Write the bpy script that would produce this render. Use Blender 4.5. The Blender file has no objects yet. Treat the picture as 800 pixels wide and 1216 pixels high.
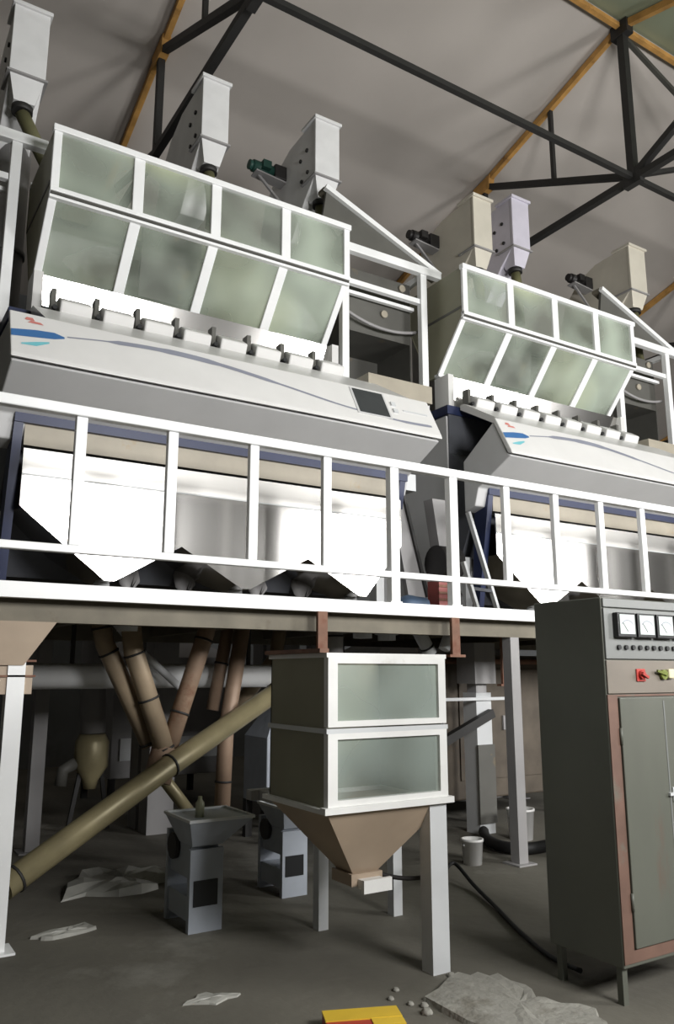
import bpy, math, random
from mathutils import Vector, Matrix
random.seed(7)
scn = bpy.context.scene
col = scn.collection

# ------------------------------------------------------------------ camera
F_PX, W_PX = 950.0, 800.0
PITCH = math.radians(11.426)
TH = math.radians(57.98)            # the machine row (X axis) runs this far right of the view
fw = Vector((math.cos(TH) * math.cos(PITCH), math.sin(TH) * math.cos(PITCH), math.sin(PITCH)))
rt = Vector((math.sin(TH), -math.cos(TH), 0))
up = rt.cross(fw)
cam_d = bpy.data.cameras.new('camera')
cam_d.sensor_fit = 'HORIZONTAL'; cam_d.sensor_width = 36.0
cam_d.lens = 36.0 * F_PX / W_PX
cam_d.clip_start = 0.05; cam_d.clip_end = 200
cam = bpy.data.objects.new('camera', cam_d); col.objects.link(cam)
m = Matrix((rt, up, -fw)).transposed().to_4x4()
m.translation = Vector((0, 0, 1.55)); cam.matrix_world = m
scn.camera = cam

# ------------------------------------------------------------------ world, daylight, exposure
world = bpy.data.worlds.new('overcast_sky'); scn.world = world
world.use_nodes = True
bg = world.node_tree.nodes['Background']
bg.inputs[0].default_value = (0.80, 0.88, 1.0, 1); bg.inputs[1].default_value = 1.0
scn.view_settings.view_transform = 'Standard'; scn.view_settings.look = 'None'
scn.view_settings.gamma = 1.0; scn.view_settings.use_curve_mapping = False
scn.view_settings.exposure = -0.22

WALL_Y = -2.0
WINDOWS = [(2.45, 4.62), (8.05, 10.30), (13.3, 15.2)]   # seen mirrored in the stainless sheets
WZ0, WZ1 = 3.0, 4.90
WIN_POWER = 590.0
for i, (x0, x1) in enumerate(WINDOWS):   # daylight entering each window of the near wall
    ld = bpy.data.lights.new('window_%d_offscreen' % (i + 1), 'AREA'); ld.shape = 'RECTANGLE'
    ld.size = x1 - x0 - 0.1; ld.size_y = WZ1 - WZ0 - 0.1
    ld.energy = WIN_POWER; ld.color = (1.0, 0.99, 0.975)
    lo = bpy.data.objects.new('window_%d_offscreen' % (i + 1), ld); col.objects.link(lo)
    lo.location = ((x0 + x1) / 2, WALL_Y - 0.19, (WZ0 + WZ1) / 2)
    lo.rotation_euler = (math.radians(90), 0, 0)     # -Z of the lamp looks to +Y

# ------------------------------------------------------------------ materials
def lin(c):
    return tuple((v / 255 / 12.92) if v / 255 <= 0.04045 else (((v / 255) + 0.055) / 1.055) ** 2.4 for v in c)
MATS = {}
def mat(name, c, rough=0.5, metal=0.0, var=0.12, scale=4.0, c2=None, patch=0.5, bump=0.0, bscale=60.0, stretch=None, alpha=None, spec=0.5, detail=6, cd=8):
    """principled surface, colour broken up by noise; c2 = a second colour in patches (wear, rust, dust)"""
    if name in MATS: return MATS[name]
    M = bpy.data.materials.new(name); M.use_nodes = True
    nt = M.node_tree; N = nt.nodes; L = nt.links
    b = N['Principled BSDF']
    c = lin(c)
    tc = N.new('ShaderNodeTexCoord'); mp = N.new('ShaderNodeMapping')
    L.new(tc.outputs['Object'], mp.inputs['Vector'])
    if stretch: mp.inputs['Scale'].default_value = stretch
    n1 = N.new('ShaderNodeTexNoise'); n1.inputs['Scale'].default_value = scale; n1.inputs['Detail'].default_value = detail
    L.new(mp.outputs[0], n1.inputs['Vector'])
    r1 = N.new('ShaderNodeValToRGB')
    r1.color_ramp.elements[0].position = 0.3; r1.color_ramp.elements[1].position = 0.7
    r1.color_ramp.elements[0].color = tuple(max(0, v * (1 - var)) for v in c) + (1,)
    r1.color_ramp.elements[1].color = tuple(min(1, v * (1 + var)) for v in c) + (1,)
    L.new(n1.outputs['Fac'], r1.inputs[0])
    out = r1.outputs[0]
    if c2:
        n2 = N.new('ShaderNodeTexNoise'); n2.inputs['Scale'].default_value = scale * 0.8; n2.inputs['Detail'].default_value = cd
        n2.inputs['Roughness'].default_value = 0.65 if cd > 2 else 0.4
        mp2 = N.new('ShaderNodeMapping'); mp2.inputs['Location'].default_value = (3.1, 7.7, 1.3)
        if stretch: mp2.inputs['Scale'].default_value = stretch
        L.new(tc.outputs['Object'], mp2.inputs['Vector']); L.new(mp2.outputs[0], n2.inputs['Vector'])
        r2 = N.new('ShaderNodeValToRGB')
        r2.color_ramp.elements[0].position = patch; r2.color_ramp.elements[1].position = min(1, patch + (0.14 if cd > 2 else 0.3))
        L.new(n2.outputs['Fac'], r2.inputs[0])
        mx = N.new('ShaderNodeMix'); mx.data_type = 'RGBA'
        L.new(r2.outputs[0], mx.inputs['Factor']); L.new(out, mx.inputs[6]); mx.inputs[7].default_value = lin(c2) + (1,)
        out = mx.outputs[2]
    L.new(out, b.inputs['Base Color'])
    b.inputs['Roughness'].default_value = rough; b.inputs['Metallic'].default_value = metal
    b.inputs['Specular IOR Level'].default_value = spec
    if bump:
        n3 = N.new('ShaderNodeTexNoise'); n3.inputs['Scale'].default_value = bscale; n3.inputs['Detail'].default_value = 4
        L.new(mp.outputs[0], n3.inputs['Vector'])
        bp = N.new('ShaderNodeBump'); bp.inputs['Strength'].default_value = bump; bp.inputs['Distance'].default_value = 0.02
        L.new(n3.outputs['Fac'], bp.inputs['Height']); L.new(bp.outputs[0], b.inputs['Normal'])
    if alpha is not None:
        n4 = N.new('ShaderNodeTexNoise'); n4.inputs['Scale'].default_value = 1.6; n4.inputs['Detail'].default_value = 1
        L.new(tc.outputs['Object'], n4.inputs['Vector'])
        mr = N.new('ShaderNodeMapRange'); mr.inputs[1].default_value = 0.35; mr.inputs[2].default_value = 0.65
        mr.inputs[3].default_value = alpha[0]; mr.inputs[4].default_value = alpha[1]
        L.new(n4.outputs['Fac'], mr.inputs[0]); L.new(mr.outputs[0], b.inputs['Alpha'])
    MATS[name] = M
    return M

mat('floor', (100, 97, 88), 0.85, c2=(134, 132, 124), patch=0.57, scale=0.9, bump=0.25, bscale=14, var=0.25)
mat('roof', (188, 181, 174), 0.8, var=0.08, scale=0.5, bump=0.1, bscale=1.2)
mat('roof_green', (150, 158, 134), 0.7, var=0.1, scale=0.6)
mat('plaster', (150, 149, 145), 0.85, c2=(150, 147, 138), patch=0.58, scale=0.7)
mat('back_wall', (120, 122, 124), 0.85, c2=(98, 97, 95), patch=0.55, scale=0.8)
mat('black_steel', (42, 41, 40), 0.6, c2=(70, 58, 46), patch=0.66, scale=5)
mat('orange_steel', (196, 148, 82), 0.65, c2=(120, 82, 48), patch=0.60, scale=5, var=0.25)
mat('white_paint', (246, 247, 247), 0.38, var=0.05, c2=(205, 203, 196), patch=0.66, scale=3)
mat('white_cover', (221, 220, 218), 0.30, var=0.03)
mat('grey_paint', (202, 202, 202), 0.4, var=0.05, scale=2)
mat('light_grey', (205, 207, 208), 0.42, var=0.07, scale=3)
mat('dark_body', (84, 86, 92), 0.55, var=0.2)
mat('navy', (32, 42, 76), 0.42, var=0.1)
mat('tan_strip', (168, 160, 144), 0.5, var=0.12, c2=(170, 140, 90), patch=0.62, scale=3)
mat('stainless', (205, 203, 200), 0.145, 1.0, var=0.06, scale=3, stretch=(1, 1, 0.15), bump=0.02, bscale=5)
mat('brushed', (206, 204, 200), 0.34, 1.0, var=0.06, scale=3, stretch=(0.2, 1, 2))
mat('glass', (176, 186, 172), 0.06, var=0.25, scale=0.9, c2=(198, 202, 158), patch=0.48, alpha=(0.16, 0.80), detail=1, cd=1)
mat('glass_bin', (176, 188, 180), 0.07, var=0.15, scale=1.2, c2=(190, 198, 170), patch=0.5, alpha=(0.16, 0.62), detail=1, cd=1)
mat('off_white', (228, 228, 225), 0.45, var=0.06, c2=(200, 197, 190), patch=0.64, scale=5)  # duller white than white_paint, with greyer patches
mat('clutter', (92, 83, 72), 0.65, var=0.25, c2=(108, 84, 64), patch=0.62, scale=4)
mat('cream', (208, 202, 188), 0.45, var=0.08, c2=(176, 160, 132), patch=0.64, scale=2.5)
mat('lilac', (204, 200, 212), 0.45, var=0.06)
mat('elev_white', (224, 224, 224), 0.45, var=0.06)
mat('casing_grey', (150, 148, 148), 0.5, var=0.12, scale=2)
mat('motor_green', (34, 70, 62), 0.5, var=0.2)
mat('motor_black', (38, 36, 36), 0.5, var=0.2)
mat('olive', (110, 108, 78), 0.55, var=0.18)
mat('bin_grey', (92, 91, 86), 0.55, c2=(140, 120, 84), patch=0.64, scale=2.2, var=0.15)
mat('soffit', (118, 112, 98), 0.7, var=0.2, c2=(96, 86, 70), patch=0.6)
mat('pipe_tan', (168, 150, 126), 0.42, 0.25, c2=(140, 96, 72), patch=0.60, scale=4, var=0.18)
mat('pipe_olive', (150, 140, 108), 0.42, 0.25, c2=(120, 104, 78), patch=0.6, scale=4, var=0.18)
mat('pipe_rust', (156, 132, 112), 0.5, 0.15, c2=(130, 92, 72), patch=0.56, scale=4, var=0.2)
mat('rust', (124, 90, 72), 0.7, c2=(110, 62, 42), patch=0.5, scale=7, var=0.2)
mat('bin_side', (140, 138, 118), 0.5, var=0.08, scale=2)
mat('funnel', (172, 154, 134), 0.5, var=0.10, scale=3)
mat('cab_side', (94, 96, 87), 0.5, var=0.10, scale=2, c2=(78, 70, 58), patch=0.66)
mat('cab_front', (94, 96, 87), 0.45, var=0.08, scale=2, c2=(104, 82, 70), patch=0.62, stretch=(2.2, 2.2, 0.7))
mat('cab_strip', (122, 124, 122), 0.4, var=0.06)
mat('cab_pink', (122, 114, 104), 0.5, var=0.1, c2=(118, 94, 82), patch=0.60, scale=3)
mat('cab_rust', (112, 86, 74), 0.6, var=0.18, c2=(104, 104, 94), patch=0.54, scale=6)
mat('meter_face', (214, 224, 220), 0.15, var=0.03)
mat('black_plastic', (28, 29, 30), 0.4, var=0.1)
mat('screen', (62, 64, 66), 0.15, var=0.1)
mat('red', (178, 60, 52), 0.45, var=0.1)
mat('yellow', (226, 190, 60), 0.5, var=0.1)
mat('cream_knob', (222, 214, 180), 0.4, var=0.05)
mat('green_knob', (110, 120, 50), 0.4, var=0.1)
mat('blue_decal', (66, 112, 166), 0.35, var=0.05)
mat('teal_decal', (120, 196, 206), 0.35, var=0.05)
mat('slate_decal', (140, 143, 156), 0.35, var=0.05)
mat('pale_blue', (168, 174, 183), 0.5, var=0.10, c2=(140, 148, 158), patch=0.6)
mat('dark_steel', (74, 73, 68), 0.6, var=0.12)
mat('emblem_red', (206, 128, 120), 0.4, var=0.05)
mat('dark_red', (136, 58, 52), 0.5, var=0.15)
mat('rubber', (26, 26, 26), 0.6, var=0.15)
mat('concrete', (150, 148, 140), 0.9, var=0.15, c2=(120, 116, 106), patch=0.52, scale=5, bump=0.5, bscale=25)
mat('plastic_film', (168, 167, 160), 0.5, var=0.15, scale=6)
mat('blue_bag', (84, 106, 134), 0.6, var=0.15)
mat('green_bottle', (164, 164, 138), 0.35, var=0.1)
mat('sack', (196, 192, 180), 0.75, var=0.12, bump=0.3, bscale=40)

# ------------------------------------------------------------------ mesh helpers
OFF = {}
class MB:
    def __init__(s): s.v = []; s.f = []; s.sm = []
    def add(s, vs, fs, smooth=False):
        o = len(s.v); s.v += [Vector(p) for p in vs]
        for f in fs: s.f.append([i + o for i in f]); s.sm.append(smooth)
        return s
    def box(s, x0, x1, y0, y1, z0, z1):
        return s.add([(x, y, z) for z in (z0, z1) for y in (y0, y1) for x in (x0, x1)],
                     [(0, 2, 3, 1), (4, 5, 7, 6), (0, 1, 5, 4), (1, 3, 7, 5), (3, 2, 6, 7), (2, 0, 4, 6)])
    def prism(s, poly, a0, a1, axis='x'):
        n = len(poly)
        def P(p, a):
            if axis == 'x': return (a, p[0], p[1])
            if axis == 'y': return (p[0], a, p[1])
            return (p[0], p[1], a)
        vs = [P(p, a0) for p in poly] + [P(p, a1) for p in poly]
        fs = [tuple(range(n))[::-1], tuple(range(n, 2 * n))] + [(i, (i + 1) % n, n + (i + 1) % n, n + i) for i in range(n)]
        return s.add(vs, fs)
    def frustum(s, r0, z0, r1, z1):
        """r = (x0,x1,y0,y1)"""
        q = lambda r, z: [(r[0], r[2], z), (r[1], r[2], z), (r[1], r[3], z), (r[0], r[3], z)]
        return s.add(q(r0, z0) + q(r1, z1), [(3, 2, 1, 0), (4, 5, 6, 7)] + [(i, (i + 1) % 4, 4 + (i + 1) % 4, 4 + i) for i in range(4)])
    def bar(s, a, b, w, h=None, roll=Vector((0, 0, 1))):
        a = Vector(a); b = Vector(b); h = h or w
        d = (b - a).normalized(); r = d.cross(roll)
        if r.length < 1e-3: r = d.cross(Vector((1, 0, 0)))
        r.normalize(); u = r.cross(d)
        vs = [p + r * (sx * w / 2) + u * (sz * h / 2) for p in (a, b) for sx, sz in ((-1, -1), (1, -1), (1, 1), (-1, 1))]
        return s.add(vs, [(0, 3, 2, 1), (4, 5, 6, 7), (0, 1, 5, 4), (1, 2, 6, 5), (2, 3, 7, 6), (3, 0, 4, 7)])
    def tube(s, pts, r, n=14, r1=None):
        pts = [Vector(p) for p in pts]; rings = []
        for i, p in enumerate(pts):
            d = (pts[min(i + 1, len(pts) - 1)] - pts[max(i - 1, 0)]).normalized()
            u = d.cross(Vector((0, 0, 1)))
            if u.length < 0.02: u = d.cross(Vector((0, 1, 0)))
            u.normalize(); w = u.cross(d)
            rr = r if r1 is None else r + (r1 - r) * i / (len(pts) - 1)
            rings.append([p + u * (math.cos(t) * rr) + w * (math.sin(t) * rr) for t in [2 * math.pi * k / n for k in range(n)]])
        vs = [p for R in rings for p in R]
        fs = [(i * n + k, i * n + (k + 1) % n, (i + 1) * n + (k + 1) % n, (i + 1) * n + k) for i in range(len(pts) - 1) for k in range(n)]
        s.add(vs, fs, True)
        o = len(s.v) - len(vs)
        s.f.append([o + k for k in range(n)][::-1]); s.sm.append(False)
        s.f.append([o + len(vs) - n + k for k in range(n)]); s.sm.append(False)
        return s
    def lathe(s, c, prof, n=20):
        c = Vector(c); vs = [c + Vector((math.cos(2 * math.pi * k / n) * r, math.sin(2 * math.pi * k / n) * r, z)) for r, z in prof for k in range(n)]
        m_ = len(prof)
        fs = [(i * n + k, i * n + (k + 1) % n, (i + 1) * n + (k + 1) % n, (i + 1) * n + k) for i in range(m_ - 1) for k in range(n)]
        o = len(s.v); s.add(vs, fs, True)
        s.f.append([o + k for k in range(n)][::-1]); s.sm.append(False)
        s.f.append([o + len(vs) - n + k for k in range(n)]); s.sm.append(False)
        return s
    def build(s, name, material, parent=None, bevel=0.0, origin=None):
        if parent is not None: off = OFF[parent.name]
        elif origin is not None: off = Vector(origin)
        else:
            xs = [p.x for p in s.v]; ys = [p.y for p in s.v]
            off = Vector(((min(xs) + max(xs)) / 2, (min(ys) + max(ys)) / 2, min(p.z for p in s.v)))
        me = bpy.data.meshes.new(name)
        me.from_pydata([tuple(p - off) for p in s.v], [], s.f)
        me.polygons.foreach_set('use_smooth', s.sm)
        import bmesh
        bm = bmesh.new(); bm.from_mesh(me); bmesh.ops.recalc_face_normals(bm, faces=bm.faces)
        bm.to_mesh(me); bm.free()
        me.materials.append(MATS[material]); me.update()
        o = bpy.data.objects.new(name, me); col.objects.link(o)
        if parent is not None: o.parent = parent
        else: o.location = off
        OFF[o.name] = off
        if bevel:
            bv = o.modifiers.new('edge', 'BEVEL'); bv.width = bevel; bv.segments = 2; bv.limit_method = 'ANGLE'
        return o
def tag(o, label=None, cat=None, group=None, kind=None):
    if label: o['label'] = label
    if cat: o['category'] = cat
    if group: o['group'] = group
    if kind: o['kind'] = kind
    return o
def thing(name, loc, label, cat, group=None):
    o = bpy.data.objects.new(name, None); col.objects.link(o); o.location = loc; o.empty_display_size = 0.1
    OFF[o.name] = Vector(loc)
    return tag(o, label, cat, group)
def part(parent, name, material, fn, bevel=0.0):
    b = MB(); fn(b); return b.build(name, material, parent, bevel)
def struct(name, material, fn):
    b = MB(); fn(b); o = b.build(name, material); o['kind'] = 'structure'; return o
def copy_tree(o, parent=None, shift=None):
    c = o.copy(); col.objects.link(c); c.parent = parent
    if shift is not None: c.location = Vector(o.location) + Vector(shift)
    for ch in list(o.children): copy_tree(ch, c)
    return c
def catenary(a, b, sag, n=14):
    a = Vector(a); b = Vector(b)
    return [a.lerp(b, i / n) - Vector((0, 0, sag * 4 * (i / n) * (1 - i / n))) for i in range(n + 1)]
def smooth_path(pts, n=6):
    pts = [Vector(p) for p in pts]; out = []
    for i in range(len(pts) - 1):
        p0 = pts[max(i - 1, 0)]; p1 = pts[i]; p2 = pts[i + 1]; p3 = pts[min(i + 2, len(pts) - 1)]
        for k in range(n):
            t = k / n
            out.append(0.5 * ((2 * p1) + (p2 - p0) * t + (2 * p0 - 5 * p1 + 4 * p2 - p3) * t * t + (3 * p1 - p0 - 3 * p2 + p3) * t ** 3))
    return out + [pts[-1]]

# ------------------------------------------------------------------ the shed
X0, X1 = -9.0, 27.0
BACK_Y = 14.5
RIDGE_Y, RIDGE_Z, SLOPE = 6.26, 10.80, 0.30
roofz = lambda y: RIDGE_Z - abs(y - RIDGE_Y) * SLOPE
struct('floor', 'floor', lambda b: b.box(X0, X1, WALL_Y - 0.2, BACK_Y + 0.2, -0.2, 0))
t = 0.08
struct('ceiling', 'roof', lambda b: b.prism([(RIDGE_Y, RIDGE_Z), (BACK_Y + .2, roofz(BACK_Y + .2)), (BACK_Y + .2, roofz(BACK_Y + .2) + t), (RIDGE_Y, RIDGE_Z + t)], X0, X1))
struct('ceiling', 'roof_green', lambda b: b.prism([(RIDGE_Y, RIDGE_Z), (WALL_Y - .2, roofz(WALL_Y - .2)), (WALL_Y - .2, roofz(WALL_Y - .2) + t), (RIDGE_Y, RIDGE_Z + t)], X0, X1))
struct('wall_back', 'back_wall', lambda b: b.box(X0, X1, BACK_Y, BACK_Y + 0.2, 0, roofz(BACK_Y)))
def end_wall(x):
    return lambda b: b.prism([(WALL_Y, 0), (BACK_Y, 0), (BACK_Y, roofz(BACK_Y)), (RIDGE_Y, RIDGE_Z), (WALL_Y, roofz(WALL_Y))], x, x + 0.2)
struct('wall_left', 'plaster', end_wall(X0 - 0.2))
struct('wall_right', 'plaster', end_wall(X1))
def near_wall(b):
    y0, y1 = WALL_Y - 0.2, WALL_Y
    b.box(X0, X1, y0, y1, 0, WZ0); b.box(X0, X1, y0, y1, WZ1, roofz(WALL_Y))
    e = [X0] + [v for w in WINDOWS for v in w] + [X1]
    for i in range(0, len(e), 2): b.box(e[i], e[i + 1], y0, y1, WZ0, WZ1)
struct('wall_front', 'plaster', near_wall)
for i, (x0, x1) in enumerate(WINDOWS):
    def wf(b):
        y0, y1 = WALL_Y - 0.08, WALL_Y - 0.02; w = 0.06
        b.box(x0, x1, y0, y1, WZ0, WZ0 + w); b.box(x0, x1, y0, y1, WZ1 - w, WZ1)
        for x in (x0, x1 - w): b.box(x, x + w, y0, y1, WZ0, WZ1)
    struct('window_%d' % (i + 1), 'white_paint', wf)

# roof trusses (spacing 5.8 m); bottom chord, king post, struts, rafters
CH_Z = 8.27
HALF = BACK_Y - RIDGE_Y - 0.05
def truss(x, label):
    T = thing('roof_truss', (x, RIDGE_Y, CH_Z), label, 'truss', 'steel trusses under the roof')
    for sgn in (1, -1):
        Y = lambda d: RIDGE_Y + sgn * d
        part(T, 'rafter', 'orange_steel', lambda b: b.bar((x, Y(0), RIDGE_Z - 0.07), (x, Y(HALF), roofz(Y(HALF)) - 0.07), 0.075, 0.10))
        part(T, 'bottom_chord', 'black_steel', lambda b: b.bar((x, Y(0), CH_Z), (x, Y(HALF), CH_Z), 0.095))
        e = 2.95; ze = roofz(Y(e)) - 0.12
        part(T, 'strut', 'black_steel', lambda b: b.bar((x, Y(0), CH_Z + .04), (x, Y(e), ze), 0.09))
        part(T, 'web_post', 'black_steel', lambda b: b.bar((x, Y(e), CH_Z), (x, Y(e), ze), 0.09))
        part(T, 'gusset_plate', 'orange_steel', lambda b: b.prism([(Y(e) - .16, ze - .12), (Y(e) + .16, ze - .16), (Y(e) + .22, ze + .04), (Y(e) - .2, ze + .12)], x - .06, x + .06))
        em = 1.4; fm = em / e
        part(T, 'web_post', 'black_steel', lambda b: b.bar((x, Y(em), CH_Z + .04 + (ze - CH_Z) * fm), (x, Y(em), roofz(Y(em)) - 0.12), 0.06))
        e2 = 5.6
        part(T, 'strut', 'black_steel', lambda b: b.bar((x, Y(e), CH_Z), (x, Y(e2), roofz(Y(e2)) - 0.12), 0.08))
        part(T, 'web_post', 'black_steel', lambda b: b.bar((x, Y(e2), CH_Z), (x, Y(e2), roofz(Y(e2)) - 0.12), 0.07))
    part(T, 'king_post', 'black_steel', lambda b: b.bar((x, RIDGE_Y, CH_Z), (x, RIDGE_Y, RIDGE_Z - 0.1), 0.11))
    part(T, 'node_plate', 'black_steel', lambda b: b.box(x - .05, x + .05, RIDGE_Y - .14, RIDGE_Y + .14, CH_Z - .1, CH_Z + .13))
    part(T, 'ridge_plate', 'black_steel', lambda b: b.box(x - .07, x + .07, RIDGE_Y - .14, RIDGE_Y + .14, RIDGE_Z - .26, RIDGE_Z - .04))
TX = [2.96 + 5.8 * k for k in range(-1, 4)]
tl = ['black steel roof truss with orange rafters just outside the first bay',
      'black steel roof truss with orange rafters above the first glass feed hopper',
      'black steel roof truss with orange rafters above the second glass feed hopper',
      'black steel roof truss with orange rafters past the last elevator head',
      'black steel roof truss with orange rafters nearest the end wall']
for x, l in zip(TX, tl): truss(x, l)
BAY = ['ending at the truss over the first glass hopper', 'joining the trusses over the first and second hoppers',
       'running on past the truss over the second hopper', 'in the last bay before the end wall']
b = MB(); b.bar((TX[2] + .08, RIDGE_Y, RIDGE_Z - .25), (TX[3] - .08, RIDGE_Y, CH_Z + .1), 0.06)
tag(b.build('ridge_brace', 'dark_steel'), 'grey diagonal brace falling from the ridge plate past the second hopper truss', 'brace')
for i in range(len(TX) - 1):
    b = MB(); b.bar((TX[i] + .06, RIDGE_Y, CH_Z + .02), (TX[i + 1] - .06, RIDGE_Y, CH_Z + .02), 0.07)
    tag(b.build('tie_bar', 'black_steel'), 'long black tie bar ' + BAY[i], 'tie bar', 'tie bars between trusses')
    b = MB(); b.bar((TX[i] + .08, RIDGE_Y, RIDGE_Z - .1), (TX[i + 1] - .08, RIDGE_Y, RIDGE_Z - .1), 0.07)
    tag(b.build('ridge_purlin', 'orange_steel'), 'orange ridge purlin ' + BAY[i], 'purlin', 'ridge purlins')
    b = MB(); b.bar((TX[i] + .1, RIDGE_Y - .1, CH_Z + .05), (TX[i + 1] - .1, RIDGE_Y - 2.9, roofz(RIDGE_Y - 2.9) - .2), 0.06)
    tag(b.build('sway_brace', 'black_steel'), 'thin black sway brace ' + BAY[i], 'brace', 'sway braces')

# ------------------------------------------------------------------ mezzanine deck, columns, railing
DX0, DX1, DY0, DY1 = -4.0, 12.6, 5.06, 8.0
D = thing('mezzanine_deck', (4, 5.06, 2.0), 'steel mezzanine deck with white edge beam carrying the sorting machines', 'deck')
part(D, 'deck_plate', 'soffit', lambda b: b.box(DX0, DX1, DY0 + .04, DY1, 2.035, 2.075))
part(D, 'edge_beam', 'white_paint', lambda b: b.box(DX0, DX1, DY0 - .03, DY0 + .04, 1.995, 2.09))
part(D, 'girder', 'soffit', lambda b: b.box(DX0, DX1, DY0 + .10, DY0 + .20, 1.86, 2.035))
part(D, 'girder', 'soffit', lambda b: b.box(DX0, DX1, DY1 - .2, DY1 - .1, 1.86, 2.035))
for k in range(14):
    x = DX0 + .5 + k * 1.24
    part(D, 'joist', 'soffit', lambda b: b.box(x, x + .07, DY0 + .2, DY1 - .2, 1.91, 2.035))
def column(x, y, w, material, label, z1=1.86):
    c = thing('steel_column', (x, y, 0), label, 'column')
    part(c, 'shaft', material, lambda b: b.box(x - w / 2, x + w / 2, y - w / 2, y + w / 2, 0.012, z1))
    part(c, 'base_plate', material, lambda b: b.box(x - w, x + w, y - w, y + w, 0, 0.012))
column(0.965, 5.21, .10, 'white_paint', 'white square column under the deck beside the tan chute bin')
column(5.05, 5.21, .10, 'casing_grey', 'grey column under the deck behind the control cabinet')
column(9.2, 5.21, .12, 'casing_grey', 'grey column under the deck at its far bay')
column(-2.5, 5.21, .12, 'white_paint', 'white column under the near end of the deck')
for x, l in ((1.7, 'second rear grey column under the deck'), (4.6, 'rear grey column under the deck behind the pipe bundle'), (7.6, 'rear grey column under the deck behind the cabinet')):
    column(x, 7.85, .12, 'casing_grey', l)

RZ = 3.20
def railing(xa, xb, bal, posts, label):
    y = DY0
    R = thing('guard_railing', ((xa + xb) / 2, y, 2.09), label, 'railing', 'white railing along the deck edge')
    part(R, 'top_rail', 'white_paint', lambda b: b.box(xa, xb, y - .04, y + .035, RZ - .03, RZ + .04), .008)
    part(R, 'lower_rail', 'white_paint', lambda b: b.box(xa, xb, y - .025, y + .03, 2.285, 2.335), .006)
    for x in bal: part(R, 'baluster', 'white_paint', lambda b: b.box(x - .036, x + .036, y - .02, y + .03, 2.335, RZ - .03), .006)
    for x in posts: part(R, 'post', 'white_paint', lambda b: b.box(x - .042, x + .042, y - .03, y + .04, 2.09, RZ - .03), .006)
    for x in posts: part(R, 'toe_stub', 'white_paint', lambda b: b.box(x - .055, x + .055, y - .034, y + .044, 2.09, 2.10))
S = 0.615
railing(-4.0, 4.345, [4.30 - S * k for k in range(2, 14) if k not in (7,)], [3.69, 4.30, 4.30 - S * 7], 'white steel guard railing in front of the first sorting machine')
railing(4.345, 12.6, [4.30 + S * k for k in range(1, 14) if k != 6], [4.30 + S * 6], 'white steel guard railing in front of the second sorting machine')

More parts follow.
